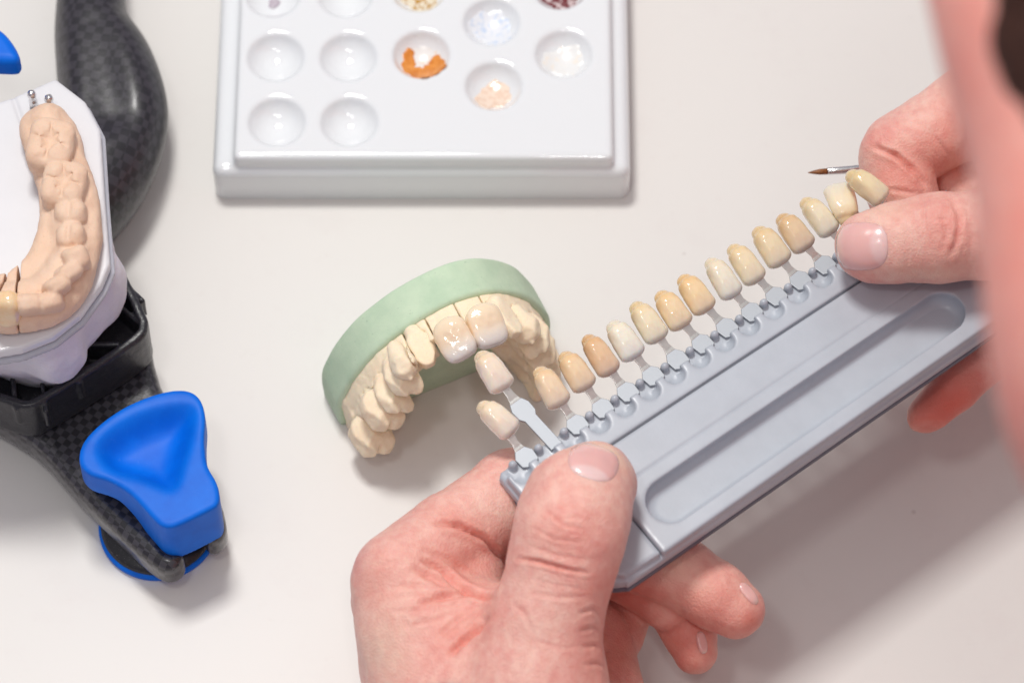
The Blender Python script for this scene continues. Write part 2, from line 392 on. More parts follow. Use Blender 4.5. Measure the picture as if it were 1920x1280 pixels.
def tooth_material(name, c, warm):
    m = M(name, c, .12, Coat_Weight=.8, Coat_Roughness=.02, IOR=1.52); m.sss(.5, (.3, .2, .12), .35)
    sp = m.n('ShaderNodeSeparateXYZ'); m.l(m.tc.outputs['Object'], sp.inputs[0])
    f = m.math('MULTIPLY_ADD', sp.outputs[1], 1.15, .5); f = m.math('ADD', f, m.math('MULTIPLY_ADD', m.noise(6, 3), .25, -.12))
    neck = tuple(c[i]*(1-.30*w*warm) for i, w in enumerate((.35, .8, 1.5)))+(1,)
    inc = (c[0]*.86+.02, c[1]*.90+.04, c[2]*.88+.12, 1)
    m.col(m.ramp(f, [(.10, inc), (.44, c), (.62, c), (.92, neck)]))
    m.bump(m.noise(14, 3), .12, .01)
    return m.m
def tooth_mesh():
    v = Vol((-.5, -.6, -.4), (.5, .7, .45), .022)
    # body: y runs from the cutting edge (-) to the neck (+)
    def body(X, Y, Z):
        s = np.clip((Y+.42)/.84, 0, 1); w = .298-.105*s**2.4; th = .095+.145*np.sin(np.pi*np.clip(s*.62+.14, 0, 1)); zc = .03-.10*(1-s)**2
        w = w-.07*np.clip(1-s/.2, 0, 1)**2
        return (((np.abs(X)/w)**2.6+(np.abs(Z-zc)/th)**2.0)**(1/2.3)-1)*.12
    v.all(body); v.all(lambda X, Y, Z: np.abs(Y+.01)-.40+.0*X+.35*X*X+.6*(Z-.05)**2, .10, 'i')
    v.ell((0, .33, -.01), (.185, .15, .17), None, .02)
    v.ell((0, .385, -.04), (.160, .12, .14), None, .02)
    for x in (-.09, .1): v.cone((x*1.2, -.5, .235), (x*.7, .08, .335), .08, .05, .08, 's')
    V, Q = v.mesh()
    V = V+vnormals(V, Q)*(vnoise(V*np.array([1.6, .7, 1]), 9, 4)*.013)[:, None]
    return V, Q
TV, TQ = tooth_mesh()
TM = None
def strip(pts, th=.05):                   # symmetric plate outline: list of (y, half width)
    L = [(-w, y) for y, w in pts]; R = [(w, y) for y, w in pts][::-1]; o = L+R; n = len(o)
    V = [(x, y, -th/2) for x, y in o]+[(x, y, th/2) for x, y in o]
    m = len(pts); F = []
    for i in range(m-1):
        a, b, c, d = i, i+1, n-2-i, n-1-i
        F.append((a, b, c, d)); F.append((n+d, n+c, n+b, n+a))
    for i in range(n): j = (i+1) % n; F.append((j, i, n+i, n+j))
    return V, F
def make_tab(name):
    global TM
    root = empty(name)
    if TM is None:
        o = to_obj('tooth', TV, TQ, None, root); TM = o.data; TM.materials.append(None)
    else:
        o = bpy.data.objects.new('tooth', TM); COL.objects.link(o); o.parent = root
    return root, o
def place_tab(cx, cy, bu, long_, label, col, warm, tip=.0, yaw=0., flip=False, zt=0.):
    """cx,cy: pixel of the tooth centre; bu: u coordinate of its slot in the rail."""
    col = tuple(.68*q+.32*w for q, w in zip(col[:3], (.93, .86, .72)))+(1,)
    root, th = make_tab('shade_tab')
    th.material_slots[0].link = 'OBJECT'; th.material_slots[0].material = tooth_material('shade_porcelain', col, warm)
    base = G0+UX*bu+VY*.02+np.array([0, 0, .005]); tz = base[2]+.22+zt
    c = P(cx, cy, tz); d = c-base; L = np.linalg.norm(d[:2]); dirn = nrm((d[0], d[1], 0))
    a = math.atan2(dirn[1], dirn[0])-math.pi/2
    root.location = base; root.rotation_euler = (0, 0, a)
    yaw = yaw+math.degrees(math.atan2(VY[1], VY[0])-math.pi/2-a)*.8
    th.location = (0, L, d[2]); th.rotation_euler = (math.radians(9), 0, math.radians(yaw)); sx = .86+.05*math.sin(cx*1.7); th.scale = (sx, .97+.03*math.sin(cx*.9), 1)
    if flip: th.rotation_euler = (math.radians(-8), 0, math.radians(yaw+180-25)); th.scale = (1, 1, .8)
    nk = L-.34
    pl = [(-.16, .085), (-.10, .18), (.10, .20), (nk*.46, .10)] if not long_ else [(-.12, .13), (.0, .13), (nk-.75, .13), (nk-.66, .19), (nk-.45, .2), (nk-.3, .13)]
    yj = pl[-1][0]; V, F = strip(pl, .05); obj('plate', V, F, mat_tabplate.m, root, False, .012)
    st = [(yj-.02, .125), (yj+.04, .105), (yj+.14, .082), (yj+.26, .078), (nk-.02, .095), (nk+.16, .105)]
    if not long_: st = [(yj-.02, .105), (yj+.05, .088), (yj+(nk-yj)*.45, .07), (nk-.02, .088), (nk+.16, .10)]
    V, F = strip(st, .036); V = [(x, y, z+.01+max(0, (y-yj))/(nk+.16-yj)*(d[2]-.06)) for x, y, z in V]
    obj('stem', V, F, mat_steel.m, root, False, .008)
    tag(root, label, 'shade tab', 'tooth shade tabs on the guide')
S = srgb
tabs = [
 (935, 786, .5-1, False, 'pale ivory tooth tab at the lower left end, below the pulled out tab', S(247, 230, 208), .6, 14),
 (925, 698, .5, True, 'pinkish ivory tooth tab pulled far out of the rail on a long stem', S(244, 224, 204), .7, -2),
 (1033, 728, 1.5, False, 'peach beige tooth tab just right of the pulled out tab', S(240, 208, 168), .8, -4),
 (1081, 698, 2.5, False, 'golden beige tooth tab between the peach tab and the dark brown tab', S(238, 202, 152), .8, -2),
 (1126, 668, 3.5, False, 'darkest orange brown tooth tab, left of the whitest tab', S(226, 178, 122), .9, -2),
 (1172, 640, 4.5, False, 'whitest tooth tab, standing between orange brown and cream tabs', S(240, 236, 222), .4, -2),
 (1216, 606, 5.5, False, 'light cream tooth tab right of the whitest tab', S(240, 224, 188), .9, -2),
 (1262, 583, 6.5, False, 'warm yellow tooth tab left of the brighter orange yellow tab', S(242, 210, 156), .9, -2),
 (1305, 553, 7.5, False, 'orange yellow tooth tab left of the pale greyish tab', S(242, 206, 146), .9, -2),
 (1356, 524, 8.5, False, 'pale greyish cream tooth tab in the middle of the row', S(236, 228, 208), .5, -4),
 (1399, 497, 9.5, False, 'light straw tooth tab right of the pale greyish tab', S(236, 216, 174), .8, -2),
 (1446, 464, 10.5, False, 'tan yellow tooth tab left of the brown tab near the right thumb', S(230, 206, 160), .8, -2),
 (1491, 438, 11.5, False, 'brown tan tooth tab, darkest in the right half of the row', S(220, 184, 134), .9, 0),
 (1537, 408, 12.5, False, 'pale cream tooth tab immediately left of the right thumb', S(234, 222, 190), .9, 2),
]
for cx, cy, k, lg, lab, col, wm, yw in tabs:
    place_tab(cx, cy, (k+0.02)*PITCH, lg, lab, col, wm, 0, yw)
place_tab(1579, 378, 13.6*PITCH, False, 'turned tooth tab showing its hollow back behind the right thumb', S(236, 220, 186), .7, 0, 0, True, .15)
place_tab(1629, 351, 14.6*PITCH, False, 'straw coloured tooth tab lifted highest, against the curled index finger', S(232, 214, 164), .7, 0, 12, False, .5)
# ------------------------------------------------------------------ upper plaster model standing on its heels
mat_green = plain('green_stone', srgb(178, 205, 176), .75, .08, 1.2, .25, 25, .01)
f = mat_green.ramp(mat_green.noise(14, 2), [(.68, (0, 0, 0)), (.73, (1, 1, 1))]); mat_green.col(mat_green.mix(mat_green.math('MULTIPLY', f, .35), mat_green.ramp(mat_green.noise(1.5, 8, .7), [(.35, srgb(186, 210, 182)), (.65, srgb(202, 222, 194))]), srgb(130, 158, 130))); mat_green.sss(.1, (.2, .3, .2), .1)
def plaster(name, col, col2):
    m = M(name, col, .62, Specular_IOR_Level=.35); m.sss(.2, (.4, .22, .12), .12)
    a = m.ramp(m.noise(1.6, 5, .6), [(.35, col), (.68, col2)])
    m.col(m.mix(m.ramp(m.noise(30, 3), [(.62, (0, 0, 0)), (.72, (1, 1, 1))]), a, tuple(c*.9 for c in col2[:3])+(1,)))
    m.bump(m.noise(55, 5, .7), .35, .008); m.bump(m.noise(9, 4, .6), .35, .03)
    return m
mat_cream = plaster('cream_stone', srgb(250, 234, 206), srgb(246, 224, 194))
mat_pink = plaster('pink_stone', srgb(232, 202, 178), srgb(225, 190, 164))
mat_white_plaster = plaster('white_plaster', srgb(226, 222, 232), srgb(216, 212, 224))
mat_crown = M('crown_ceramic', srgb(236, 208, 178), .09, Coat_Weight=.8, Coat_Roughness=.04); mat_crown.sss(.2, (.3, .2, .12), .2)
sp = mat_crown.n('ShaderNodeSeparateXYZ'); mat_crown.l(mat_crown.attr('incisal'), sp.inputs[0])
mat_crown.col(mat_crown.ramp(mat_crown.attr('incisal'), [(.1, srgb(248, 228, 198)), (.55, srgb(244, 218, 188)), (.75, srgb(236, 220, 202)), (.97, srgb(222, 216, 212))]))
mat_crown.bump(mat_crown.noise(16, 3), .25, .02)
TH = math.radians(25)
AC = np.array([math.cos(TH), math.sin(TH), 0]); AA = np.array([0, 0, 1.]); AT = np.array([math.sin(TH), -math.cos(TH), 0])
AO = P(600, 738, 0)
def LA(px, py, t):
    q = PL(px, py, AO+AT*t, AT)-AO; return np.array([q@AC, q@AA])
def make_upper():
    root = empty('dental_model')
    out = spline([(1.2, -.3), (.3, -.3), (.10, -.2), (.06, .2), (.04, .6), (.10, 1.05), (.42, 1.75), (.95, 2.4), (1.75, 2.88), (2.65, 3.08), (3.45, 2.83), (4.15, 2.1), (4.6, 1.05), (4.68, .5), (4.64, .1), (4.6, -.2), (4.4, -.3), (3.5, -.3)], 6)
    W3 = lambda V: xf(V, AO, AC, AA, AT)
    # x=c, y=a, z=t is left-handed: flip faces
    v = Vol((-.3, -.15, -.15), (5.0, 3.4, 1.1), .04)
    v.poly(out, -.02, .86, .1)
    dz = lambda X, Y, Z: Z*0
    v.box((2.35, -.2, .4), (3, .2, 1), .02, op='s')
    V, Q = v.mesh(); V = V+vnormals(V, Q)*(vnoise(V, 2.5, 3)*.012)[:, None]; V[:, 1] = np.maximum(V[:, 1], .003)
    to_obj('base', W3(V), Q[:, ::-1], mat_green.m, root)
    v = Vol((-.15, -.1, .75), (4.95, 3.5, 2.4), .026)
    v.poly(out, .8, 1.12, .12, off=-.10)
    inn = spline([(1.25, -.3), (1.35, .6), (1.7, 1.2), (2.35, 1.6), (3.05, 1.2), (3.4, .6), (3.5, -.3)], 5)
    # ridge, then each tooth in its own field so that a fine gum line stays round it
    teeth = []  # (px,py of the tip, t of the tip, width along arch, depth across, kind)
    spec = [(712, 850, 2.14, .68, .70, 'm'), (732, 802, 2.12, .66, .68, 'm'), (754, 775, 2.12, .44, .62, 'p'), (771, 742, 2.10, .46, .60, 'p'), (772, 712, 2.0, .54, .44, 'c'),
            (806, 684, 1.74, .46, .34, 'i'), (868, 664, 1.98, .58, .34, 'I'), (926, 640, 1.98, .56, .34, 'I'), (966, 628, 1.95, .42, .34, 'i'), (998, 645, 2.0, .50, .42, 'c'),
            (1018, 665, 2.05, .44, .56, 'p'), (1030, 688, 2.05, .44, .58, 'p'), (1038, 716, 2.05, .62, .6, 'm'), (1030, 752, 2.05, .5, .6, 'm')]
    cen = np.array([2.4, .5])
    for (px, py, t, w, dp, kd) in spec:
        teeth.append((LA(px, py, t), t, w, dp, kd))
    pts = [T[0] for T in teeth]; N = len(pts); ws = []
    fr = []
    for i, (c, t, w, dp, kd) in enumerate(teeth):
        tg = nrm((*(pts[min(i+1, N-1)]-pts[max(i-1, 0)]), 0)); no = np.array([-tg[1], tg[0], 0])
        if no[:2]@(c-cen) < 0: no = -no
        fr.append((tg, no)); p3 = lambda a, b, z: np.array([c[0], c[1], 0])+tg*a+no*b+np.array([0, 0, z])
        v.cone(p3(0, -.20, .75), p3(0, -.14, t-.62), .42, .31 if kd in 'iIc' else .29, .08)
        if i < N-1:
            d = pts[i+1]-c; v.cone((*(c-no[:2]*.10), 1.02), (*(c+d-no[:2]*.10), 1.02), .34, .34, .06); v.cone((*(c-no[:2]*.05), t-.78), (*(c+d-no[:2]*.05), teeth[i+1][1]-.78), .27, .27, .06)
        v.cone(p3(0, .10, .8), p3(0, .05, t-.58), .23, .22, .04)
    def facet(c0, nn, d, ro=.75, k=.02):
        sl, X, Y, Z = v.sub(np.array(c0)-ro, np.array(c0)+ro); nn = nrm(nn)
        v.F[sl] = smax(v.F[sl], ((X-c0[0])*nn[0]+(Y-c0[1])*nn[1]+(Z-c0[2])*nn[2])-d*.87, k)
    d2o = polysdf(out, v.ax[0][:, None], v.ax[1][None, :])[:, :, None]; v.F = smax(v.F, d2o+.09-.30*np.clip(v.ax[2]-1.2, 0, 1)[None, None, :], .03).astype(np.float32)
    v.poly(inn, .9, 3, .1, .25, 's')
    gum = v.F.copy(); tall = np.full_like(gum, 1)
    for i, (c, t, w, dp, kd) in enumerate(teeth):
        tg, no = fr[i]; R = np.stack([tg, no, (0, 0, 1.)]); p3 = lambda a, b, z: np.array([c[0], c[1], 0])+tg*a+no*b+np.array([0, 0, z])
        v.F = np.full_like(gum, 1)
        if kd in 'mp':
            v.ell(p3(0, .0, t-.40), (w*.56, dp*.56, .42), R, 0, p=3.6)
            for sx in ((-.25, .25) if kd == 'm' else (0,)):
                v.cone(p3(sx*w, dp*.24, t-.40), p3(sx*w, dp*.24, t-.03), .24 if kd == 'p' else .20, .05, .03)
                v.cone(p3(sx*w, -dp*.26, t-.40), p3(sx*w, -dp*.26, t-.10), .21 if kd == 'p' else .19, .05, .03)
            v.cone(p3(-w*.35, -.02, t-.02), p3(w*.35, -.02, t-.02), .05, .05, .08, 's')
            v.cone(p3(0, .06, t-.75), p3(0, .05, t-.4), .2, .24, .06)
        elif kd == 'c':
            v.cone(p3(0, .02, t-.75), p3(0, .06, t-.32), .17, .27, .02); v.cone(p3(0, .06, t-.32), p3(0, .02, t-.04), .27, .05, .02)
            v.ell(p3(0, -.1, t-.45), (w*.4, .2, .35), R, .06)
        elif kd == 'i':
            v.ell(p3(0, .03, t-.34), (w*.54, dp*.5, .37), R, 0, p=3.4)
            v.cone(p3(0, -.08, t-.8), p3(0, -.02, t-.3), .19, .13, .06)
        else:
            v.cone(p3(0, -.06, t-.6), p3(0, -.02, t-.3), .20, .14, .03)
        rs = np.random.RandomState(i+3); zv = np.array([0, 0, 1.])
        if kd in 'mpc':
            c0 = p3(0, 0, t-.38); hw, hd = w*.5, (dp*.52 if kd != 'c' else .30)
            for sg in (-1, 1):
                facet(c0, tg*sg*.75+no*.65+zv*.1*rs.randn(), (hw*.75+hd*.65)*.80); facet(c0, tg*sg*.8+zv*.65, hw*.8+.10)
                facet(c0, tg*sg, hw*1.12); facet(c0, tg*sg*.7-no*.7, (hw+hd)*.62)
            facet(c0, no*.93+zv*.38, hd*.93+.06); facet(c0, no*.6+zv*.8, hd*.6+.22)
        elif kd == 'i':
            c0 = p3(0, 0, t-.34)
            for sg in (-1, 1): facet(c0, tg*sg*.8+no*.6, .25); facet(c0, tg*sg*.85+zv*.5, .30)
            facet(c0, no, .13)
        T = v.F.copy()
        gum = smax(gum, -(T-.012), .03); tall = np.minimum(tall, T)
    v.F = smin(gum, tall, .004).astype(np.float32)
    v.box((2.35, -.35, 1.8), (3, .36, 2), .02, op='s')
    X, Y, Z = v.ax[0][:, None, None], v.ax[1][None, :, None], v.ax[2][None, None, :]
    base = v.F.copy(); ang = lambda q: math.atan2(q[1]-cen[1], q[0]-cen[0])
    bd = [ang((pts[i]+pts[i+1])/2) for i in (4, 5, 6, 7)]
    A = np.arctan2(Y-cen[1], X-cen[0]); A = np.where(A < -1.8, A+2*math.pi, A); Rr = np.sqrt((X-cen[0])**2+(Y-cen[1])**2)
    A = np.broadcast_to(A+.0*Z, base.shape); Rr = np.broadcast_to(Rr, base.shape)
    A = A+.05*np.sin(Z*4)[...] if False else A
    ranges = [('cast', 4.5, bd[0]), ('die', bd[0], bd[1]), ('die', bd[1], bd[2]), ('die', bd[2], bd[3]), ('cast', bd[3], -1.8)]
    for nm, hi, lo in ranges:
        v.F = np.maximum(base, np.maximum(Rr*np.sin(np.clip(A-hi, -1.5, 1.5)), Rr*np.sin(np.clip(lo-A, -1.5, 1.5)))+.012).astype(np.float32)
        V, Q = v.mesh()
        if len(V) == 0: continue
        V = subdiv_smooth(V, Q, 1); V = V+vnormals(V, Q)*(vnoise(V, 5, 8)*.016+vnoise(V, 16, 9)*.008)[:, None]; V[:, 1] = np.maximum(V[:, 1], .003)
        to_obj(nm, W3(V), Q[:, ::-1], mat_cream.m, root)
    for i in (6, 7):
        c, t, w, dp, kd = teeth[i]
        tg = nrm((*(pts[i+1]-pts[i-1]), 0)); no = np.array([-tg[1], tg[0], 0]); no = no if no[:2]@(c-cen) > 0 else -no
        v2 = Vol((c[0]-.7, c[1]-.7, t-1.0), (c[0]+.7, c[1]+.7, t+.3), .022)
        R = np.stack([tg, no, (0, 0, 1.)]); p3 = lambda a, b, z: np.array([c[0], c[1], 0])+tg*a+no*b+np.array([0, 0, z])
        n2 = nrm(no*1+np.array([0, 0, .25])); z2 = np.cross(tg, n2); z2 = z2 if z2[2] > 0 else -z2; R2 = np.stack([tg, n2, z2])
        v2.ell(p3(0, .05, t-.33), (.35, .18, .42), R2, .0, p=3.6)
        v2.ell(p3(0, .14, t-.48), (.26, .16, .26), R2, .1)
        for sx in (-.11, .12): v2.cone(p3(sx*1.1, .30, t+.1), p3(sx*.9, .33, t-.35), .05, .03, .09, 's')
        V, Q = v2.mesh(); V = V+vnormals(V, Q)*(vnoise(V, 8, 20+i)*.010)[:, None]
        inc = np.clip((V[:, 2]-(t-.75))/.8, 0, 1)
        to_obj('crown', W3(V), Q[:, ::-1], mat_crown.m, root, {'incisal': inc})
    tag(root, 'cream plaster upper jaw model on a green base, with two glossy front crowns', 'dental model')
make_upper()

# ------------------------------------------------------------------ articulator with its mounting
mat_blue = plain('blue_plastic', (0, .15, .74, 1), .45, .05, 2, .12, 30, .006); mat_blue.b.inputs['Specular IOR Level'].default_value = .2; mat_blue.col(mat_blue.mix(mat_blue.ramp(mat_blue.noise(9, 8, .8), [(.60, (0, 0, 0)), (.72, (.12, .12, .12))]), mat_blue.ramp(mat_blue.noise(2), [(.3, (0, .13, .68, 1)), (.7, (0, .165, .78, 1))]), (.3, .5, .9, 1)))
mat_black = plain('black_plastic', (.018, .018, .022, 1), .32, .3, 4, .3, 14, .02)
fz = mat_black.ramp(mat_black.noise(38, 5, .75), [(.59, (0, 0, 0)), (.70, (1, 1, 1))]); mat_black.col(mat_black.mix(mat_black.math('MULTIPLY', fz, .5), (.018, .018, .023, 1), (.35, .33, .37, 1)))
def carbon(name, sc, rot):
    m = M(name, (.04, .04, .045, 1), .3, Coat_Weight=.6, Coat_Roughness=.15)
    mp = m.n('ShaderNodeMapping'); mp.inputs['Rotation'].default_value = (0, 0, rot); m.l(m.tc.outputs['Object'], mp.inputs['Vector'])
    ch = m.n('ShaderNodeTexChecker'); ch.inputs['Scale'].default_value = sc; m.l(mp.outputs[0], ch.inputs['Vector'])
    ch.inputs['Color1'].default_value = (.012, .012, .014, 1) if sc > 6 else (.008, .008, .010, 1); ch.inputs['Color2'].default_value = (.065, .062, .07, 1) if sc > 6 else (.038, .035, .043, 1)
    m.col(m.mix(m.math('MULTIPLY', m.noise(3, 4), .55), ch.outputs['Color'], (.03, .026, .036, 1))); m.bump(m.noise(5, 4), .3, .03)
    return m
mat_weave = carbon('carbon_weave', 7.2, math.radians(33))
mat_post = carbon('carbon_post', 5.5, math.radians(10)); mat_post.b.inputs['Roughness'].default_value = .42; mat_post.b.inputs['Coat Weight'].default_value = .3; mat_post.b.inputs['Coat Roughness'].default_value = .22; mat_post.bump(mat_post.noise(22, 4), .3, .01)
mat_metal = M('polished_steel', (.75, .74, .74, 1), .15, Metallic=1.0)
def px(pts, z): return [P(a, b, z)[:2] for a, b in pts]
def make_articulator():
    root = empty('articulator')
    lo = P(-170, -80, 0); 
    v = Vol((-13, -.5, -.1), (-6.2, 9.5, 2.6), .06)
    ch = [(170, -110, .60), (170, -40, .62), (173, 50, .72), (196, 120, .93), (212, 190, 1.02), (213, 245, 1.0), (190, 315, .98), (150, 385, .9), (80, 470, .8)]
    cs = spline([(a, b, r*100) for a, b, r in ch], 5, False); v.chain([((*P(a, b, 1.15)[:2], 1.12), r/100) for a, b, r in cs], .15)
    v.cone((*P(185, 90, 1.15)[:2], 2.35), (*P(215, 250, 1.15)[:2], 2.5), .25, .55, .5, 's')
    V, Q = v.mesh(); V[:, 2] = np.maximum(V[:, 2], .01)
    to_obj('post', V, Q, mat_post.m, root)
    # lower arm with a fork at its tip
    z1 = 1.15
    arm = px([(-90, 700), (100, 640), (262, 620), (300, 715), (398, 900), (421, 962), (421, 992), (400, 1010), (380, 996), (366, 900), (300, 930), (312, 1018), (341, 1030), (340, 1050), (318, 1063), (290, 1055), (235, 1010), (140, 915), (55, 825), (-90, 740)], z1)
    v = Vol((-13.2, -6.2, .1), (-5.2, 1.2, 1.4), .05); v.poly(spline(arm, 3), .28, z1, .28)
    V, Q = v.mesh(); to_obj('arm', V, Q, mat_weave.m, root)
    # foot
    c = P(297, 985, .1); f_ = empty('foot', (c[0], c[1], 0)); f_.parent = root
    V, F = lathe([(1.14, .0), (1.16, .03), (1.16, .13), (1.12, .16)], 64); r_ = obj('foot_ring', V, F, mat_blue.m, f_, True)
    V, F = lathe([(1.10, .14), (1.11, .2), (1.02, .27), (.6, .34), (.5, .36)], 64); obj('foot_pad', V, F, mat_black.m, f_, True)
    # blue incisal guide block
    zt = 2.3
    fan = px([(148, 862), (156, 826), (190, 790), (240, 757), (300, 734), (345, 729), (372, 742), (384, 775), (383, 825), (388, 868), (404, 898), (411, 922), (408, 944), (385, 958), (330, 984), (304, 984), (285, 968), (245, 925), (205, 900), (165, 886)], zt)
    fan = spline(fan, 4)
    v = Vol((-9.2, -6.2, .7), (-5.2, -.5, 2.6), .04); v.poly(fan, .9, zt, .09)
    bowl = spline(px([(182, 848), (186, 825), (220, 795), (270, 770), (320, 758), (352, 757), (366, 772), (360, 820), (345, 870), (328, 918), (300, 912), (265, 898), (205, 880)], zt), 4)
    d2 = polysdf(bowl, v.ax[0][:, None], v.ax[1][None, :])[:, :, None]
    ap = P(330, 925, zt); far = P(265, 795, zt); dirv = nrm(far-ap)
    s = ((v.ax[0][:, None]-ap[0])*dirv[0]+(v.ax[1][None, :]-ap[1])*dirv[1])[:, :, None]
    depth = .48*(1-np.exp(-(np.minimum(d2-.05, 0)/.26)**2))
    for _ in range(9):
        for ax in (0, 1): depth = (np.roll(depth, 1, ax)+np.roll(depth, -1, ax)+2*depth)/4
    zz = v.ax[2][None, None, :]; v.F = smax(v.F, (zz-(zt-depth))*.85, .06).astype(np.float32)
    v.F = smax(v.F, (.9+(zt-.78-.9)*np.clip((s+.1)/.8, 0, 1))-zz, .12).astype(np.float32)
    # the underside of the fan is undercut, leaving the block
    V, Q = v.mesh(); to_obj('incisal_table', V, Q, mat_blue.m, root)
    # upper blue wing at the frame's corner
    wing = spline(px([(-150, 20), (-40, 30), (0, 52), (20, 72), (35, 98), (33, 110), (20, 114), (-40, 112), (-150, 110)], 4.6), 4)
    v = Vol((-13.0, 2, 3.8), (-9.0, 7.8, 4.9), .05); v.poly(wing, 4.0, 4.6, .16); V, Q = v.mesh(); to_obj('locking_wing', V, Q, mat_blue.m, root)
    # black mounting plate: two stacked layers, ribs and rim
    zm = 2.4
    rim = spline(px([(-120, 400), (60, 330), (170, 380), (207, 455), (240, 520), (270, 582), (277, 606), (262, 636), (170, 697), (80, 752), (50, 763), (20, 757), (-60, 728), (-120, 700)], zm), 4)
    v = Vol((-12.9, -4, 1.0), (-6.6, 2.6, 2.6), .045); v.poly(rim, 1.18, zm, .07)
    v.poly(rim, zm-.62, zm+.5, .1, .03, 's', off=-.17)
    v.poly(rim, zm-.80, zm-.74, .03, .03, 's', off=0) if False else None
    V0 = P(150, 560, zm)
    for a, b in (((215, 560), (275, 612)), ((160, 640), (225, 640)), ((75, 690), (85, 770)), ((20, 690), (30, 765)), ((205, 500), (270, 560)), ((130, 690), (150, 715))):
        p, q = P(*a, zm), P(*b, zm); c = (p+q)/2; d = (q-p)[:2]; L = np.linalg.norm(d); d = d/L; R = [(d[0], d[1], 0), (-d[1], d[0], 0), (0, 0, 1)]
        v.box((c[0], c[1], zm-.38), (L/2, .045, .3), .03, R, .04)
    V, Q = v.mesh(); sc = .03*np.exp(-((V[:, 2]-1.75)/.02)**2)
    V = V+vnormals(V, Q)*(vnoise(V, 6, 11)*.01)[:, None]
    to_obj('mounting_plate', V, Q, mat_black.m, root)
    v = Vol((-12.9, -4, 1.5), (-6.9, 2.6, 4.5), .06)
    mound = spline(px([(-110, 690), (-40, 706), (20, 712), (60, 720), (100, 722), (135, 712), (165, 690), (172, 665), (192, 645), (222, 618), (240, 590), (246, 560), (234, 512), (210, 465), (150, 380), (-110, 330)], 2.6), 4)
    d2 = polysdf(mound, v.ax[0][:, None], v.ax[1][None, :])[:, :, None]; zz = v.ax[2][None, None, :]
    d2r = polysdf(rim, v.ax[0][:, None], v.ax[1][None, :])[:, :, None]
    Xn, Yn = v.ax[0][:, None, None], v.ax[1][None, :, None]
    bul = .07*np.sin(Xn*2.1+Yn*1.3+1)+.05*np.sin(Xn*3.7-Yn*2.9+zz*1.5)
    v.F = smax(smax(d2+.10+bul+.16*((zz-3.2)/.9)**2, zz-4.22, .25), 1.6-zz, .2).astype(np.float32)
    v.F = smax(v.F, np.where(zz < 2.55, d2r+.22, -1)+0*zz, .02).astype(np.float32)
    V, Q = v.mesh(); V = V+vnormals(V, Q)*(vnoise(V, 2.2, 5)*.05+vnoise(V, 7, 6)*.02)[:, None]
    to_obj('plaster_mount', V, Q, mat_white_plaster.m, root)
    tag(root, 'black carbon fibre articulator with blue scooped front block and round foot', 'articulator')
make_articulator()

